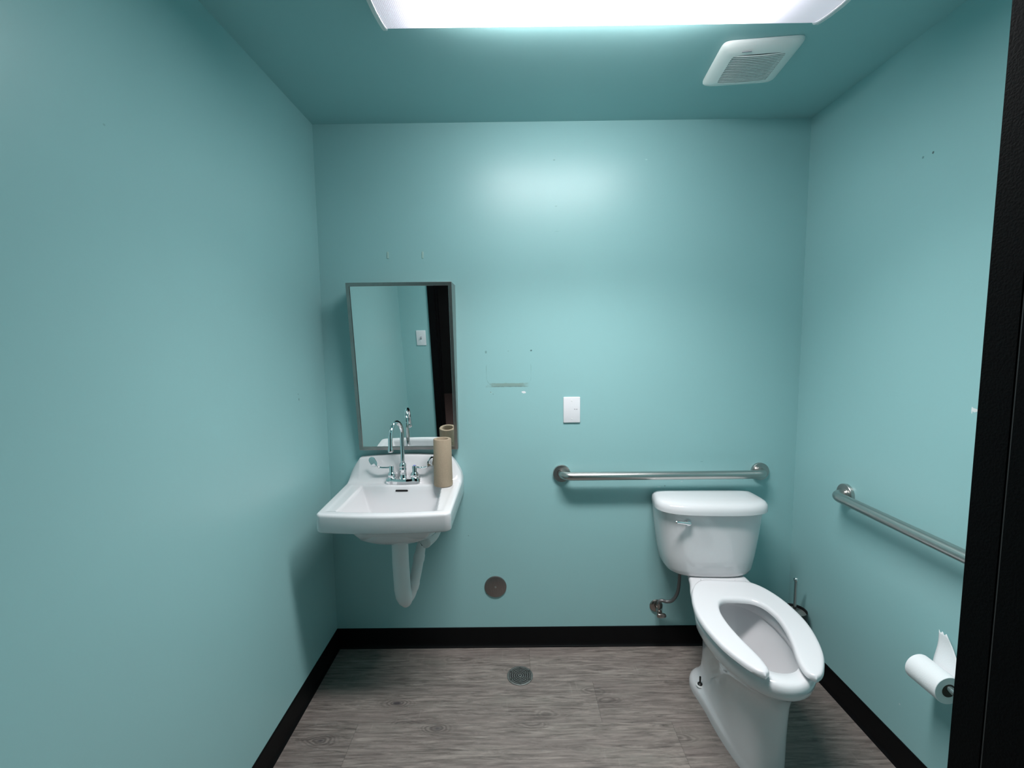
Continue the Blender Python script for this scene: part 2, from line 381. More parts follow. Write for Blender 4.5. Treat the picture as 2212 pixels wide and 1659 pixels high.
# ------------------------------------------------------------------ exhaust fan cover
ev = empty('exhaust_fan', (1.706, -.404, H), 'square white plastic exhaust fan cover with slats on teal ceiling', 'exhaust fan', rz=-.105)
a = .128
def sq(h, z, e=.17, n=72):
    r = []
    for k in range(n):
        t = 2*PI*k/n; c, s = math.cos(t), math.sin(t)
        r.append(Vector((h*math.copysign(abs(c)**e, c), h*.955*math.copysign(abs(s)**e, s), z)))
    return r
q = MB()
q.loft([sq(.122, 0), sq(a, -.001), sq(a, -.006), sq(a-.003, -.0105), sq(a-.012, -.017), sq(a-.030, -.023), sq(.085, -.0255), sq(.0845, -.020), sq(.083, -.009)], True, True)
q.build('cover', M['fan'], ev, True, 50)
q = MB(); q.loft([sq(.0835, -.0105), sq(.0835, -.0095)]); q.build('duct_shade_sheet', mat('grey duct shadow', (.03, .035, .033), .8), ev)  # dark sheet behind the slats, coloured as the shade in the gaps
q = MB()
for k in range(17):
    y = lerp(-.0765, .0755, k/16)
    # slats angled, arched across the opening
    rings = []
    for i in range(9):
        x = lerp(-.0845, .0845, i/8); z = -.0245 - .004*(1-(x/.085)**2)*1.0
        rings.append([Vector((x, y-.0020, z+.0010)), Vector((x, y+.0014, z-.0008)), Vector((x, y+.0017, z-.0001)), Vector((x, y-.0016, z+.0018))])
    q.loft(rings)
q.build('slats', M['fan'], ev, False)
q = MB(); q.box((-.062, -.0985, -.0252), (-.032, -.0935, -.0235), .0006); q.build('emblem', M['smudge'], ev)['label'] = 'small grey embossed mark'

# ------------------------------------------------------------------ mirror
YT, YB, ZT, ZB, X0, X1 = -.120, -.034, 1.738, .989, .158, .612
mi = empty('wall_mirror', ((X0+X1)/2, 0, ZB), 'tall rectangular mirror in brushed steel frame tilted forward above sink', 'mirror')
hw = (X1-X0)/2; hz = ZT-ZB; ft = .0155
def front(x, t, d=0.0):   # t 0 bottom..1 top, d behind the face
    return Vector((x, lerp(YB, YT, t) + d, hz*t))
ty = ft/hz
q = MB()
out = [front(-hw, 0), front(hw, 0), front(hw, 1), front(-hw, 1)]
inn = [front(-hw+ft, ty), front(hw-ft, ty), front(hw-ft, 1-ty), front(-hw+ft, 1-ty)]
inb = [p + Vector((0, .006, 0)) for p in inn]
bk = [Vector((-hw, -.001, 0)), Vector((hw, -.001, 0)), Vector((hw, -.001, hz)), Vector((-hw, -.001, hz))]
q.add(out+inn+inb+bk, [(i, (i+1) % 4, 4+(i+1) % 4, 4+i) for i in range(4)] + [(4+i, 4+(i+1) % 4, 8+(i+1) % 4, 8+i) for i in range(4)] + [(12+i, 12+(i+1) % 4, (i+1) % 4, i) for i in range(4)])
fr = q.build('frame', M['frame_steel'], mi, False)
bv = fr.modifiers.new('bevel', 'BEVEL'); bv.width = .0012; bv.segments = 2; bv.limit_method = 'ANGLE'
gl = [p + Vector((0, .0045, 0)) for p in inn]; gb = [p + Vector((0, .0085, 0)) for p in inn]
q = MB(); q.add(gl+gb, [(0, 1, 2, 3), (7, 6, 5, 4)] + [(i, (i+1) % 4, 4+(i+1) % 4, 4+i) for i in range(4)]); q.build('glass', M['mirror'], mi, False)

# ------------------------------------------------------------------ sink
SZ, SB = .850, .776
sk = empty('sink', (.37, 0, SB), 'white wall-hung porcelain sink with raised backsplash', 'sink')
XL = lambda t: lerp(.104, .128, t); XR = lambda t: .632
DEP = .452; BOW = .020
def cluster(n):
    return [.5-.5*math.cos(PI*k/(n-1))*(.35+.65*abs(math.cos(PI*k/(n-1)))**.0) if False else k/(n-1) for k in range(n)]
def axis_samples(L, edge0, edge1, n):
    s = [L*k/(n-1) for k in range(n)]
    ext = [.0004, .001, .002, .0035, .005, .007, .009]
    if edge0: s += ext
    if edge1: s += [L-e for e in ext]
    s = sorted(set(round(x, 6) for x in s)); return s
LW = .516
us = axis_samples(LW, True, True, 120); vsamp = axis_samples(DEP, False, True, 110)
RC = .022
def plan(u, v):
    # u 0..LW across, v 0..DEP forward -> rounded front corners
    for c0 in ((RC, -1), (LW-RC, 1)):
        dx = (u-c0[0])*c0[1]; dy = v-(DEP-RC)
        if dx > 0 and dy > 0:
            l = math.hypot(dx, dy); k = max(dx, dy)/l
            u = c0[0]+c0[1]*dx*k; v = DEP-RC+dy*k
    t = v/DEP; s = u/LW
    x = lerp(XL(t), XR(t), s); y = -v - BOW*(1-(2*s-1)**2)*t**3
    return x, y
def basin_depth(x, y):
    # distances to the four sides of the opening (which narrows to the back)
    tt = (-y-.125)/.30
    xl = lerp(.190, .196, tt); xr = lerp(.548, .578, tt)
    yf = .424 + .016*(1-((x-.385)/.2)**2)
    ds = [((x-xl), .075), ((xr-x), .055), ((-y-.118), .056), ((yf+y), .085)]
    p = 0
    for d, w in ds:
        if d <= 0: return 0.0, 0
        t = min(1, d/w); f = 1-(1-t)**1.25
        p += (1/max(f, 1e-4))**9
    f = (1/p)**(1/9)
    return f*.165, min(d for d, w in ds)
def top_z(u, v):
    x, y = plan(u, v)
    z = SZ
    # recessed deck inside a slightly raised border (front and sides)
    e = min(u, LW-u, DEP-v)
    z -= .0022*sstep(.026, .042, e)*sstep(.10, .13, v)
    dpt, e2 = basin_depth(x, y)
    if dpt > 0: z -= dpt*(.4+.6*sstep(0, .004, e2))
    # backsplash
    ee = min(u, LW-u)
    s = 2*u/LW-1
    hs = (.098 + .018*(1-s*s)) * min(1, ee/.052)**.62
    yy = v
    S = 1 - sstep(.034, .040, yy)*.06 - .94*sstep(.036, .092, yy)**.62
    if yy < .034: S = 1 - .10*max(0, (yy-.026)/.008)**2*0
    z += hs*max(0, S)
    # rounded outer arris
    R = .011
    if e < R: z -= R - math.sqrt(max(0, R*R-(R-e)**2))
    return x, y, z
V = []; nu = len(us); nv = len(vsamp)
for v in vsamp:
    for u in us:
        x, y, z = top_z(u, v); V.append((x-.37, y, z-SB))
F = []
for j in range(nv-1):
    for i in range(nu-1): F.append((j*nu+i, j*nu+i+1, (j+1)*nu+i+1, (j+1)*nu+i))
# skirt: boundary loop dropped to the apron bottom, curled under
loop = [i for i in range(nu)] + [j*nu+nu-1 for j in range(1, nv)] + [(nv-1)*nu+i for i in range(nu-2, -1, -1)] + [j*nu for j in range(nv-2, 0, -1)]
cx, cy = 0.0, -.20
prev = loop
for (dz, ins) in ((None, .0), (.008, .0), (.003, .002), (.0, .007), (.0, .03), (.001, .066)):
    cur = []
    for idx in loop:
        x, y, z = V[idx]
        yb = -y
        zz = (z - .004) if dz is None else dz - .006*(1-min(1, yb/.45))
        fx = x - math.copysign(min(abs(x), ins), x)
        fy = y if yb < 1e-6 else min(0, y+ins*(1 if yb > DEP*.6 else 0))
        cur.append(len(V)); V.append((fx, fy, zz))
    n = len(loop)
    for i in range(n): F.append((prev[i], prev[(i+1) % n], cur[(i+1) % n], cur[i]))
    prev = cur
so = mesh_obj('basin', V, F, M['porcelain'], sk, True, 0)
# belly of the bowl below the apron
q = MB(); rings = []
for (z, hx, y0, y1) in ((.030, .200, -.40, -.06), (-.010, .196, -.395, -.065), (-.050, .186, -.385, -.075), (-.078, .166, -.37, -.09), (-.096, .132, -.345, -.115), (-.106, .092, -.315, -.145), (-.111, .05, -.275, -.185), (-.113, .040, -.265, -.195), (-.122, .038, -.262, -.198)):
    rings.append([Vector((.012+hx*math.copysign(abs(math.cos(2*PI*k/48))**.75, math.cos(2*PI*k/48)), (y0+y1)/2+(y0-y1)/2*math.copysign(abs(math.sin(2*PI*k/48))**.75, math.sin(2*PI*k/48)), z)) for k in range(48)])
q.loft(rings, False, True); q.build('bowl_underside', M['porcelain'], sk, True, 60)
# near-black pad painted as the overflow slot's shade, and waste
def slot(q, cx, y, cz, hx, hz_, dy, tilt=.4):
    def ring(k, d): return [Vector((cx+math.copysign(hx-hz_, math.cos(t))*1.0+hz_*math.cos(t)*k, y+d+tilt*math.sin(t)*hz_, cz+hz_*math.sin(t)*k)) for t in [2*PI*i/28+.001 for i in range(28)]]
    q.loft([ring(1, 0), ring(1, -dy)])
q = MB(); OVY = -.1235
slot(q, .0, OVY, .0505, .0275, .0050, .004, -.55); ov = q.build('overflow_slot_shade', M['dark'], sk, True, 40)
q = MB(); q.lathe([(.0, .0), (.021, .0), (.021, .003), (.016, .0045), (.0, .0035)], (.012, -.26, -.0885)); q.build('waste_ring', M['chrome'], sk)

# ------------------------------------------------------------------ faucet
FX, FY, FZ = .3695, -.088, .8505
fa = empty('faucet', (FX, FY, FZ), 'chrome gooseneck faucet with two wrist blade handles on the sink', 'faucet')
q = MB(); N = 64
def stad(hx, hy, z, waist=0.0):
    r = []
    for k in range(N):
        t = 2*PI*k/N; c, s = math.cos(t), math.sin(t)
        x = math.copysign(hx-hy, c) + hy*c if abs(c) > 1e-9 else 0
        r.append(Vector((hx*math.copysign(abs(c)**.75, c), hy*math.copysign(abs(s)**.5, s)*(1-waist*math.exp(-(abs(c)-.45)**2/.03)), z)))
    return r
q.loft([stad(.0775, .0265, 0, .12), stad(.0775, .0265, .020, .12), stad(.0760, .0250, .0235, .12), stad(.070, .019, .025, .12)]); q.build('base_plate', M['chrome'], fa, True, 50)
q = MB(); q.lathe([(.0195, .012), (.0195, .020), (.0165, .026), (.0150, .045), (.0150, .058), (.0175, .061), (.0175, .068), (.0155, .071), (.0165, .076), (.0170, .082), (.0145, .089), (.0105, .093), (.0095, .096)], n=36)
ang = math.radians(8)
dirv = Vector((-math.sin(ang), -math.cos(ang), 0)); R_ = .063; zt = .297-R_-.010
pts = [Vector((0, 0, .090)), Vector((0, 0, .13)), Vector((0, 0, zt))]
for k in range(1, 19):
    t = PI*k/18*1.02
    pts.append(Vector((0, 0, zt)) + dirv*(R_-R_*math.cos(t)) + Vector((0, 0, R_*math.sin(t))))
e = pts[-1]; dn = (pts[-1]-pts[-2]).normalized(); pts.append(e+dn*.030)
q.tube(pts, .0093, 22)
q.tube([pts[-1]-dn*.002, pts[-1]+dn*.002, pts[-1]+dn*.016, pts[-1]+dn*.018], [.0095, .0112, .0112, .0098], 24)
q.build('spout', M['chrome'], fa, True, 50)
for s in (-1, 1):
    hx = s*.0515
    q = MB(); q.lathe([(.0215, .018), (.0215, .025), (.0170, .029), (.0180, .034), (.0190, .040), (.0160, .048), (.0115, .052), (.0110, .054), (.0110, .076), (.0095, .0795), (.0, .0800)], (hx, 0, 0), n=32)
    arm = spline([(hx+s*.004, 0, .071), (hx+s*.025, -.002, .070), (hx+s*.050, -.004, .072), (hx+s*.066, -.004, .080), (hx+s*.080, -.004, .096), (hx+s*.092, -.003, .120)], 6)
    rings = []
    for i, p in enumerate(arm):
        t = i/(len(arm)-1); w = lerp(.0055, .0055, t) if t < .45 else lerp(.0055, .0175, sstep(.42, .72, t)); th = lerp(.0050, .0022, sstep(.35, .7, t))
        if t > .90: w *= math.sqrt(max(.04, 1-((t-.90)/.105)**2))
        tn = (arm[min(i+1, len(arm)-1)]-arm[max(i-1, 0)]).normalized()
        up = Vector((0, 1, 0)); nn = tn.cross(up).normalized()
        # blade faces forward and up: widen along a direction leaning back
        wd = (up*.25 + nn*(-s)*.0 + Vector((-s*tn.z*s, 0, 0))*0 + nn*(.9 if s < 0 else -.9)*sstep(.4, .75, t)*1.0 + up*(1-sstep(.4, .75, t))).normalized()
        wd = (wd - tn*wd.dot(tn)).normalized(); td = tn.cross(wd)
        rings.append([p + wd*w*math.cos(2*PI*k/16) + td*th*math.sin(2*PI*k/16) for k in range(16)])
    q.loft(rings); h = q.build('handle', M['chrome'], fa, True, 50)
    q = MB(); q.lathe([(.0, .0793), (.0058, .0793), (.0055, .0806), (0, .0810)], (hx, 0, 0), n=20)
    bt = q.build('index_button', mat('grey button' if s < 0 else 'blue button', (.6, .6, .6) if s < 0 else (.10, .14, .55), .3), h)

# ------------------------------------------------------------------ cardboard tube
ct = empty('cardboard_tube', (.5550, -.1195, .8505), 'empty brown cardboard roll tube standing on the right back of the sink', 'cardboard tube')
q = MB(); q.lathe([(.0245, .004), (.0405, 0), (.0415, .003), (.0390, .205), (.0375, .2075), (.0260, .2075), (.0245, .204), (.0245, .010)], n=56)
q.build('tube', M['cardboard'], ct, True, 40)
for o in list(ct.children): o.name = 'tube_wall'

# ------------------------------------------------------------------ wrapped drain pipe
dp = empty('drain_pipe', (.385, -.23, .36), 'white insulated drain trap hanging under the sink', 'pipe')
def wr(p): return Vector(p) - Vector((.385, -.23, .36))
q = MB()
q.tube([wr(p) for p in ((.382, -.230, .700), (.382, -.230, .55), (.386, -.230, .43), (.390, -.229, .400), (.396, -.226, .380), (.402, -.220, .364), (.406, -.214, .357))], [.034, .0345, .0345, .034, .031, .024, .012], 28)
q.build('tailpiece_cover', M['wrap'], dp, True, 50)
q = MB(); pp = spline([wr(p) for p in ((.400, -.214, .370), (.412, -.196, .385), (.424, -.18, .43), (.434, -.165, .48), (.443, -.150, .53), (.451, -.138, .575), (.454, -.132, .592))], 5)
q.tube(pp, [.0195+.004*math.sin(min(1, i/(len(pp)-1)*1.1)*PI)*1.0 + (.0025 if i % 11 > 7 else 0) for i in range(len(pp))], 24)
q.build('riser_cover', M['wrap'], dp, True, 50)
q = MB(); q.tube([wr(p) for p in ((.457, -.132, .580), (.459, -.126, .604), (.462, -.12, .618))], .0235, 24); q.build('slip_nut', M['bolt'], dp)
q = MB(); pp = spline([wr(p) for p in ((.470, -.160, .604), (.476, -.148, .606), (.500, -.115, .622), (.515, -.085, .66), (.520, -.05, .695), (.522, -.012, .70))], 5)
q.tube(pp, [.030 if i > 2 else (.020, .026, .029)[i] for i in range(len(pp))], 26); q.build('trap_arm_cover', M['wrap'], dp, True, 50)
q = MB(); q.lathe([(.046, .0), (.046, .003), (.036, .010), (.031, .011)], wr((.522, -.0005, .70)), (0, -1, 0)); q.build('wall_flange', M['chrome'], dp)

# ------------------------------------------------------------------ round cover, plate, switch
cc = empty('cleanout_cover', (.774, 0, .305), 'round brushed metal cleanout cover low on the back wall', 'cover plate')
q = MB(); q.lathe([(.0, .006), (.005, .006), (.050, .0055), (.0525, .004), (.053, .0)], axis=(0, -1, 0), n=64); q.build('disc', M['stainless_dark'], cc)
q = MB(); q.lathe([(.005, .0055), (.005, .0068), (.0035, .008), (.0, .0084)], axis=(0, -1, 0), n=20); q.build('screw', M['stainless'], cc)
wp = empty('wall_plate', (1.1405, 0, 1.162), 'blank white wall plate on the back wall left above the grab bar', 'wall plate')
q = MB(); q.box((-.039, -.0065, -.0605), (.039, .0, .0605), .0035, 3); q.build('cover', M['plate'], wp)
for z in (.042, -.042):
    q = MB(); q.lathe([(.0035, .006), (.0035, .0075), (.0, .0080)], (0, 0, z), (0, -1, 0), 20); q.build('screw', M['white_metal'], wp)
q = MB(); q.box((.010, -.0068, .002), (.0155, -.0064, .0055)); q.box((.021, -.0068, .001), (.0255, -.0064, .0055)); q.box((.015, -.0068, .0025), (.021, -.0064, .0038))
q.build('smudge', M['smudge'], wp, False)['label'] = 'small grey smudge'
ls = empty('light_switch', (.152, YF, 1.172), 'white toggle light switch on the front wall, seen in the mirror', 'light switch')
q = MB(); q.box((-.0375, 0, -.060), (.0375, .0060, .060), .003, 3); q.build('cover', M['plate'], ls)
q = MB(); q.box((-.0060, .006, -.012), (.0060, .0066, .012)); q.build('toggle_slot', M['smudge'], ls)
q = MB(); q.box((-.004, .004, -.002), (.004, .017, .009), .0015); q.build('toggle', M['smudge'], ls)
for z in (.030, -.030):
    q = MB(); q.lathe([(.0032, .006), (.0032, .0068), (.0, .0072)], (0, 0, z), (0, 1, 0), 20); q.build('screw', M['white_metal'], ls)
for x, z, w in ((.312, 1.8745, 'left'), (.469, 1.8735, 'right')):
    q = MB(); q.box((-.0045, -.0022, -.015), (.0045, 0, .015), .001)
    o = q.build('adhesive_strip', M['glue'], None); o.location = (x, 0, z)
    tag(o, 'dried adhesive strip above the mirror, %s one of the two' % w, 'adhesive strip', 'dried adhesive strips above the mirror')

# ------------------------------------------------------------------ grab bars
def grab_bar(loc, rz, L, label):
    g_ = empty('grab_bar', loc, label, 'grab bar', 'stainless grab bars', rz)      # local: bar along +x, wall normal -y
    q = MB(); so_ = .058; r = .045
    pts = [Vector((0, -.004, 0)), Vector((0, -(so_-r)*.9, 0))]
    for k in range(0, 9):
        t = PI/2*k/8; pts.append(Vector((r-r*math.cos(t), -(so_-r)-r*math.sin(t), 0)))
    m_ = [Vector((L-p.x, p.y, p.z)) for p in pts[::-1]]
    q.tube(pts+m_, .0190, 28); q.build('bar', M['stainless'], g_, True, 60)
    for x in (0, L):
        q = MB(); q.lathe([(.0405, .0), (.0405, .0120), (.0395, .0135), (.0240, .0135), (.0235, .0160), (.0195, .0165)], (x, 0, 0), (0, -1, 0), 48); q.build('flange', M['stainless'], g_, True, 25)
    return g_
grab_bar((1.093, 0, .8625), 0, .929, 'horizontal stainless steel grab bar on the back wall above the toilet tank')
grab_bar((W, -.329, .8625), -PI/2, 1.067, 'long stainless steel grab bar on the right wall running toward the door frame')

# ------------------------------------------------------------------ toilet
to = empty('toilet', (1.78, 0, 0), 'white two-piece toilet with open-front seat below the rear grab bar', 'toilet')
tw = .105
Fd = Vector((-math.sin(tw), -math.cos(tw), 0)); Rd = Vector((math.cos(tw), -math.sin(tw), 0))
def TB(u, v, z): return Rd*u + Fd*v + Vector((0, 0, z))          # bowl frame
tt_ = .045; Ft = Vector((-math.sin(tt_), -math.cos(tt_), 0)); Rt = Vector((math.cos(tt_), -math.sin(tt_), 0))
def TT(u, v, z): return Vector((-.034, 0, 0)) + Rt*u + Ft*v + Vector((0, 0, z))   # tank frame
NR = 72
def egg(z, v0, v1, tab, eb=.5, ef=1.0, fr=TB, vw=None):
    """closed outline between v0 (back) and v1 (front); half width from the table"""
    mid = vw if vw else (v0+v1)/2; r = []
    for k in range(NR):
        t = 2*PI*k/NR; c, s = math.cos(t), math.sin(t)
        e = ef if c > 0 else eb
        v = mid + math.copysign(abs(c)**e, c)*((v1-mid) if c > 0 else (mid-v0))
        u = math.copysign(abs(s)**(ef if c > 0 else eb), s)*interp(tab, v)
        r.append(fr(u, v, z))
    return r
RT = .438                                                   # rim top
rimt = [(.03, .128), (.20, .133), (.32, .155), (.47, .178), (.80, .178)]
q = MB(); rings = []
foot = [(.18, .139), (.26, .146), (.44, .113), (.65, .090)]
rings.append(egg(.000, .190, .700, foot, .55, .62, vw=.40))
rings.append(egg(.016, .187, .702, foot, .55, .62, vw=.40))
rings.append(egg(.030, .190, .701, [(.18, .136), (.26, .143), (.44, .112), (.65, .090)], .55, .62, vw=.40))
rings.append(egg(.039, .198, .700, [(.18, .128), (.26, .134), (.44, .110), (.65, .0895)], .55, .62, vw=.40))
rings.append(egg(.045, .200, .700, [(.18, .112), (.26, .118), (.40, .106), (.65, .0895)], .55, .62, vw=.40))
rings.append(egg(.060, .190, .700, [(.08, .088), (.40, .100), (.65, .090)], .55, .62, vw=.40))
rings.append(egg(.10, .175, .700, [(.08, .084), (.65, .090)], .55, .62, vw=.40))
rings.append(egg(.16, .165, .702, [(.08, .083), (.66, .0915)], .6, .66, vw=.42))
rings.append(egg(.22, .15, .706, [(.08, .084), (.40, .092), (.66, .096)], .6, .72, vw=.44))
rings.append(egg(.27, .13, .712, [(.08, .088), (.40, .100), (.66, .104)], .6, .80, vw=.45))
rings.append(egg(.31, .105, .724, [(.06, .094), (.44, .114), (.70, .118)], .6, .88, vw=.46))
rings.append(egg(.345, .06, .745, [(.06, .103), (.46, .138), (.74, .14)], .55, .95, vw=.46))
rings.append(egg(.366, .045, .772, [(.04, .108), (.22, .112), (.46, .158), (.74, .16)], .5, 1, vw=.47))
rings.append(egg(.376, .036, .790, [(.03, .112), (.20, .117), (.32, .146), (.47, .170), (.80, .170)], .5, 1, vw=.47))
rings.append(egg(.390, .032, .803, [(.03, .114), (.20, .120), (.32, .150), (.47, .175), (.80, .175)], .5, 1, vw=.47))
rings.append(egg(.415, .030, .808, rimt, .5, 1, vw=.47))
rings.append(egg(.428, .030, .805, rimt, .5, 1, vw=.47))
rings.append(egg(.436, .034, .799, [(.03, .124), (.20, .129), (.32, .150), (.47, .173), (.80, .173)], .5, 1, vw=.47))
rings.append(egg(RT, .042, .790, [(.03, .116), (.20, .122), (.32, .142), (.47, .165), (.80, .165)], .5, 1, vw=.47))
# inside: rim edge, undercut, bowl
inn_ = lambda z, v0, v1, h: egg(z, v0, v1, [(0, h), (1, h)], .95, .95, vw=(v0*.5+v1*.5))
rings.append(inn_(RT, .318, .752, .118)); rings.append(inn_(RT-.004, .322, .748, .114))
rings.append(inn_(RT-.020, .323, .747, .113)); rings.append(inn_(RT-.040, .322, .749, .114)); rings.append(inn_(RT-.044, .315, .755, .120))
rings.append(inn_(RT-.060, .318, .752, .117)); rings.append(inn_(RT-.11, .335, .722, .106)); rings.append(inn_(RT-.16, .350, .670, .090))
rings.append(inn_(RT-.20, .360, .610, .072)); rings.append(inn_(RT-.235, .370, .555, .055)); rings.append(inn_(RT-.27, .380, .520, .045)); rings.append(inn_(RT-.30, .40, .49, .03))
q.loft(rings, True, True); bowl = q.build('bowl', M['porcelain'], to, True, 55)
q = MB(); w0 = RT-.232; q.loft([inn_(w0-.004, .371, .553, .0545), inn_(w0, .3705, .5545, .0550)]); q.build('water', M['water'], bowl, True, 40)
for s in (-1, 1):
    q = MB(); q.lathe([(.0, 0), (.016, 0), (.016, .003), (.013, .0055), (.0, .0055)], TB(s*.112, .330, .0445), (0, 0, 1), 28); bb = q.build('floor_bolt', M['white_plastic'], to)
    q = MB(); q.lathe([(.010, .0), (.010, .004), (.0045, .0075), (.0035, .008), (.0035, .034), (.0, .0345)], TB(s*.112, .330, .0500), (0, 0, 1), 20); q.build('bolt_stud', M['bolt'], bb)['label'] = 'dark bare bolt stud'
# seat
SE = .4495; ST = .0215
outer = resample(spline([(0, .255, 0), (.055, .255, 0), (.100, .262, 0), (.140, .305, 0), (.172, .385, 0), (.187, .49, 0), (.181, .58, 0), (.156, .68, 0), (.121, .750, 0), (.094, .786, 0), (.072, .799, 0)], 8), 64)
inner = resample(spline([(0, .398, 0), (.050, .404, 0), (.080, .432, 0), (.096, .49, 0), (.094, .56, 0), (.080, .635, 0), (.062, .70, 0), (.053, .745, 0), (.054, .782, 0), (.072, .799, 0)], 8), 64)
path = [(o, i, 1) for o, i in zip(outer, inner)][::-1] + [(o, i, -1) for o, i in zip(outer, inner)][1:]
cs = [0, .03, .08, .16, .3, .5, .7, .84, .92, .97, 1]
rows = []
for o, i, s in path:
    L = max((o-i).length, 1e-6); row = []
    for c in cs:
        p = o.lerp(i, c); ed = min(c, 1-c)*L; Rr = .011
        drop = 0 if ed > Rr else Rr-math.sqrt(max(0, Rr*Rr-(Rr-ed)**2))
        row.append(TB(p.x*s, p.y, SE+ST-drop))
    for c in (1, .9, .1, 0):
        p = o.lerp(i, c); row.append(TB(p.x*s, p.y, SE+.001 + (.0025 if c in (0, 1) else 0)))
    rows.append(row)
q = MB(); q.loft(rows, True, True); seat = q.build('seat', M['seat'], to, True, 50)
for s in (-1, 1):
    q = MB(); q.box((-.022, -.013, 0), (.022, .013, .011), .004, 3)
    hg = q.build('hinge', M['seat'], seat); hg.location = TB(s*.070, .243, SE-.001); hg.rotation_euler = (0, 0, -tw)
# tank
tab = lambda h: [(0, h), (1, h)]
q = MB(); rings = []
for z, h, v0, v1 in ((.4385, .150, .035, .172), (.4415, .170, .028, .181), (.450, .184, .023, .187), (.468, .195, .020, .191), (.53, .206, .018, .196), (.61, .217, .017, .201), (.69, .226, .016, .206), (.733, .230, .016, .208)):
    rings.append(egg(z, v0, v1, tab(h), .16, .58, TT, vw=.06))
q.loft(rings); tank = q.build('tank', M['porcelain'], to, True, 50)
q = MB(); rings = []
for z, h, v0, v1 in ((.7335, .222, .020, .208), (.7340, .239, .010, .225), (.7370, .2430, .008, .229), (.750, .2430, .008, .229), (.764, .2410, .010, .226), (.774, .233, .015, .217), (.780, .220, .024, .202), (.7835, .19, .04, .17), (.7845, .10, .07, .13)):
    rings.append(egg(z, v0, v1, [(0, h*1.008*.935), (.15, h*1.008), (1, h*1.008)], .22, .62, lambda u, v, w: TT(u-.002, v, w), vw=.085))
q.loft(rings); q.build('tank_lid', M['porcelain'], to, True, 50)
q = MB()
fl = TT(-.123, .197, .698)
q.lathe([(.0165, -.003), (.0165, .004), (.0140, .010), (.0110, .019), (.0, .0205)], fl, tuple(Ft), 28)
arm = [fl + Ft*.016 + Rt*(-a_) + Vector((0, 0, b_)) + Ft*c_ for a_, b_, c_ in ((-.005, -.002, 0), (.012, .002, .003), (.030, .0055, .007), (.046, .008, .010), (.056, .009, .011), (.060, .009, .011))]
q.tube(arm, [.0085, .0078, .0066, .0062, .0060, .003], 18); q.build('flush_lever', M['chrome'], tank, True, 50)

# ------------------------------------------------------------------ water supply
sv = empty('supply_valve', (1.549, 0, .201), 'tarnished water shutoff valve with grey hose left of the toilet', 'valve')
q = MB(); q.lathe([(.031, .0), (.031, .003), (.026, .008), (.012, .011)], axis=(0, -1, 0)); q.build('escutcheon', M['tarnish'], sv)
q = MB(); q.tube([(0, -.008, 0), (0, -.030, 0), (0, -.032, 0), (0, -.055, 0), (0, -.056, 0), (0, -.066, 0)], [.0085, .0085, .0125, .0125, .009, .009], 24)
q.tube([(0, -.043, 0), (0, -.043, .022), (0, -.043, .023), (0, -.043, .036)], [.008, .008, .0105, .0105], 20); q.build('valve_body', M['tarnish'], sv, True, 45)
q = MB(); rings = []
for d, k in ((0, .8), (.003, 1), (.010, 1), (.013, .8)):
    rings.append([Vector((.002+.022*k*math.cos(2*PI*i/32), -.068-d, -.004+.0125*k*math.sin(2*PI*i/32)*(1+.15*math.cos(4*PI*i/32)))) for i in range(32)])
q.loft(rings); q.lathe([(.004, 0), (.004, .003), (0, .0035)], (.002, -.081, -.004), (0, -1, 0), 16); q.build('handle', M['tarnish'], sv, True, 45)
q = MB(); hp = spline([(0, -.043, .034), (-.001, -.047, .050), (.012, -.052, .056), (.032, -.057, .054), (.055, -.066, .066), (.072, -.076, .105), (.077, -.084, .160), (.077, -.088, .256)], 8)
q.tube(hp, .0075, 18); q.build('hose', M['grey_pipe'], sv, True, 60)

# ------------------------------------------------------------------ toilet brush and its holder
bx, by = 2.123, -.148
bh = empty('brush_holder', (bx, by, 0), 'black round toilet brush holder on the floor behind the toilet', 'brush holder')
q = MB(); q.lathe([(.050, .0), (.052, .004), (.051, .264), (.0500, .267), (.0480, .267), (.0475, .262), (.048, .012), (.0, .012)], n=48); q.build('cup', M['black_plastic'], bh, True, 40)
tb = empty('toilet_brush', (bx, by, .02), 'chrome toilet brush handle with ball end standing in the black holder', 'toilet brush')
q = MB(); q.lathe([(.0062, .05), (.0062, .39), (.0058, .392)], n=20); q.build('handle', M['rod'], tb, True, 40)
q = MB(); q.lathe([(.0, .377)] + [(.0105*math.sin(PI*k/16), .388-.0105*math.cos(PI*k/16)) for k in range(1, 16)] + [(0, .3985)], n=28); q.build('knob', M['chrome'], tb, True, 0)
q = MB(); q.lathe([(.0, .232), (.044, .232), (.0455, .2345), (.044, .237), (.010, .238), (.0, .238)], n=40); q.build('lid_disc', mat('grey brushed disc', (.25, .26, .25), .35, .6), tb)
q = MB(); q.lathe([(.0, .004), (.020, .008), (.033, .03), (.034, .06), (.025, .085), (.006, .09)], n=30); q.build('bristles', M['white_plastic'], tb)

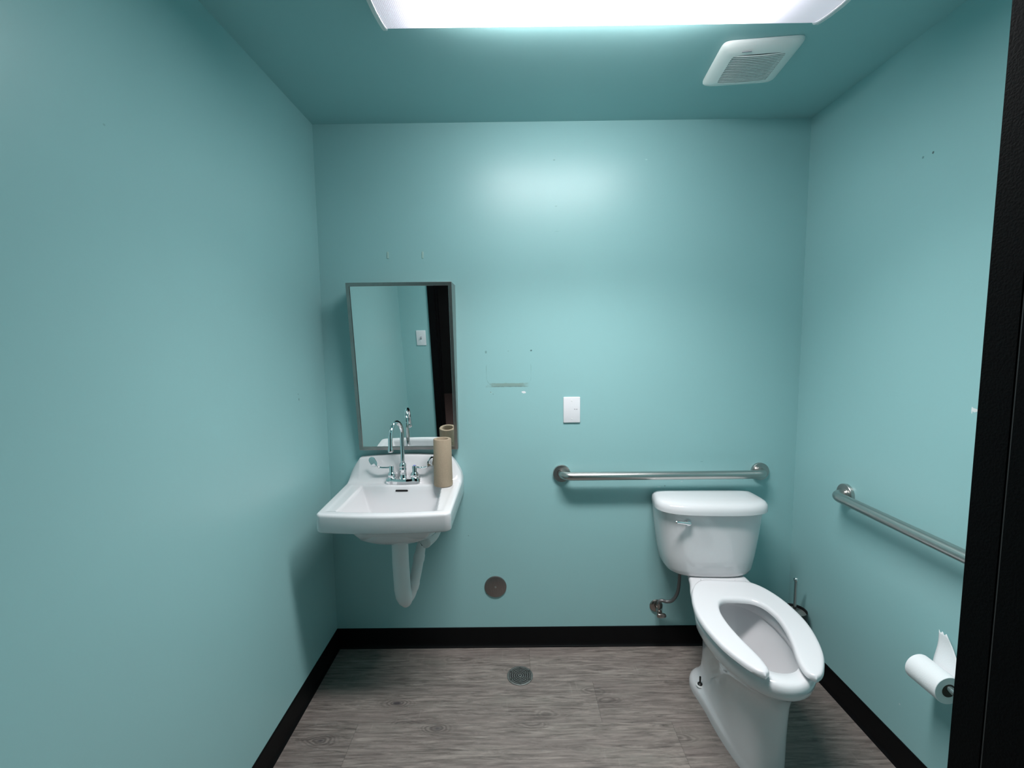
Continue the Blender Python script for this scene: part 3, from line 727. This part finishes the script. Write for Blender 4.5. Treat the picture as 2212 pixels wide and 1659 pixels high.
# ------------------------------------------------------------------ toilet paper
PX, PZ, PR = 2.127, .452, .0415
y_far, y_near = -.7400, -.8400
hd = empty('toilet_paper_holder', (W, -.87, PZ), 'chrome rod paper holder on the right wall beside the door frame', 'paper holder')
o0 = Vector((W, -.87, PZ))
q = MB(); q.tube([Vector((PX, y_far+.004, PZ+.0075))-o0, Vector((PX, -.868, PZ+.0075))-o0, Vector((PX+.004, -.8785, PZ+.0075))-o0, Vector((PX+.016, -.884, PZ+.0075))-o0, Vector((W-.004, -.884, PZ+.0075))-o0], .0095, 20); q.build('rod', M['rod'], hd, True, 50)
q = MB(); q.lathe([(.026, 0), (.026, .004), (.020, .009), (.012, .010)], Vector((W, -.884, PZ+.0075))-o0, (-1, 0, 0), 36); q.build('wall_flange', M['chrome'], hd)
tp = empty('toilet_paper_roll', (PX, y_near, PZ), 'white toilet paper roll with torn end hanging up the right wall', 'toilet paper')
q = MB(); LR = y_far-y_near
q.lathe([(.0195, .001), (PR-.001, 0), (PR, .001), (PR, LR-.001), (PR-.001, LR), (.0195, LR-.001), (.0195, LR*.5)], (0, 0, 0), (0, 1, 0), 64)
ro = q.build('roll', M['paper'], tp, True, 40); ro.data.materials.append(M['paper_end'])
for p in ro.data.polygons:
    if p.center.y < .0008 and abs(p.normal.y) > .8: p.material_index = 1
q = MB(); q.lathe([(.0192, .0005), (.0197, .0005), (.0197, LR-.0005), (.0185, LR-.0005), (.0185, .0005), (.0192, .0004)], (0, 0, 0), (0, 1, 0), 40); q.build('core', mat('cardboard core with painted shade', (.035, .026, .020), .9), tp, True, 40)  # cardboard darkened to paint in the shade of the roll's hole
# loose end: leaves the back of the roll and stands up against the wall, torn to a narrow tip
rows = []; nrow = 14
for k in range(nrow+1):
    t = k/nrow
    z = lerp(.010, .118, t); x = lerp(PR+.0012, W-PX-.005, sstep(0, .8, t))
    ya = lerp(.003, .082, t**1.0) ; yb = lerp(LR-.002, .100, sstep(.25, 1, t)**1.0)
    ya = lerp(.002, .074, t**1.15); yb = max(yb, ya+.012)
    rows.append([(x, lerp(ya, yb, i/8), z + (.004*math.sin(i*1.7) if k == nrow else 0)) for i in range(9)])
vs = [p for r in rows for p in r]; fs = [(k*9+i, k*9+i+1, (k+1)*9+i+1, (k+1)*9+i) for k in range(nrow) for i in range(8)]
le = mesh_obj('loose_end', vs, fs, M['paper'], tp, True, 0)
so_ = le.modifiers.new('thickness', 'SOLIDIFY'); so_.thickness = .0008; so_.offset = 0

# ------------------------------------------------------------------ floor drain
fd = empty('floor_drain', (.886, -.198, 0), 'round slotted metal floor drain set in the plank floor', 'floor drain')
q = MB(); q.lathe([(.0575, .0), (.0575, .0030), (.0555, .0038), (.0525, .0038), (.0518, .0030), (.0518, .0)], n=64); q.build('rim', M['drain_metal'], fd, True, 40)
q = MB(); q.lathe([(.0, .0004), (.0515, .0004), (.0515, .0008), (.0, .0008)], n=48); q.build('well_shade_disc', M['dark'], fd)  # black disc painted as the shade below the grate
q = MB()
q.lathe([(.0, .0035), (.009, .0035), (.0095, .003), (.0095, .0008)], n=24)
def arc(r0, r1, a0, a1, n=10):
    top = []; 
    for z in (.0008, .0032):
        for r in (r0, r1):
            for k in range(n+1):
                t = lerp(a0, a1, k/n); top.append((r*math.cos(t), r*math.sin(t), z))
    n1 = n+1; f = []
    for k in range(n):
        f += [(2*n1+k, 2*n1+k+1, 3*n1+k+1, 3*n1+k), (k, n1+k, n1+k+1, k+1), (k, k+1, 2*n1+k+1, 2*n1+k), (n1+k, 3*n1+k, 3*n1+k+1, n1+k+1)]
    f += [(0, 2*n1, 3*n1, n1), (n, n1+n, 3*n1+n, 2*n1+n)]
    q.add(top, f)
for r0, r1 in ((.0145, .0185), (.0235, .0275), (.0325, .0365), (.0415, .0455)): arc(r0, r1, 0, 2*PI, 48)
arc(.0485, .0518, 0, 2*PI, 48)
for k in range(6):
    t = PI/6+PI*k/3
    arc(.008, .052, t-.10, t+.10, 3)
q.build('grate', M['drain_metal'], fd, False)
q = MB(); q.lathe([(.0, .0042), (.0035, .0041), (.0035, .0034)], n=16); q.build('screw', M['bolt'], fd)

# ------------------------------------------------------------------ camera, world, view
cam = bpy.data.cameras.new('camera'); co = bpy.data.objects.new('camera', cam); COL.objects.link(co)
pit, yaw, rol = .0914256647, -.00323469650, -.0114996212
cy_, sy_, cp, sp = math.cos(yaw), math.sin(yaw), math.cos(pit), math.sin(pit)
fw = Vector((sy_*cp, cy_*cp, -sp)); rt = Vector((cy_, -sy_, 0)); up = rt.cross(fw)
r2 = rt*math.cos(rol) + up*math.sin(rol); u2 = -rt*math.sin(rol) + up*math.cos(rol)
mw = Matrix((r2, u2, -fw)).transposed().to_4x4(); mw.translation = (.871271, -2.048004, 1.473111)
co.matrix_world = mw
cam.sensor_fit = 'HORIZONTAL'; cam.sensor_width = 36.0; cam.lens = 960.876*36.0/2212; cam.clip_start = .02
sc.camera = co
wd = bpy.data.worlds.new('world'); sc.world = wd; wd.use_nodes = True
wd.node_tree.nodes['Background'].inputs[0].default_value = (.02, .02, .022, 1); wd.node_tree.nodes['Background'].inputs[1].default_value = 1
vs_ = sc.view_settings; sc.display_settings.display_device = 'sRGB'
vs_.view_transform = 'Standard'; vs_.look = 'None'; vs_.gamma = 1; vs_.use_curve_mapping = False; vs_.exposure = -0.06
sc.cycles.max_bounces = 10; sc.cycles.diffuse_bounces = 6
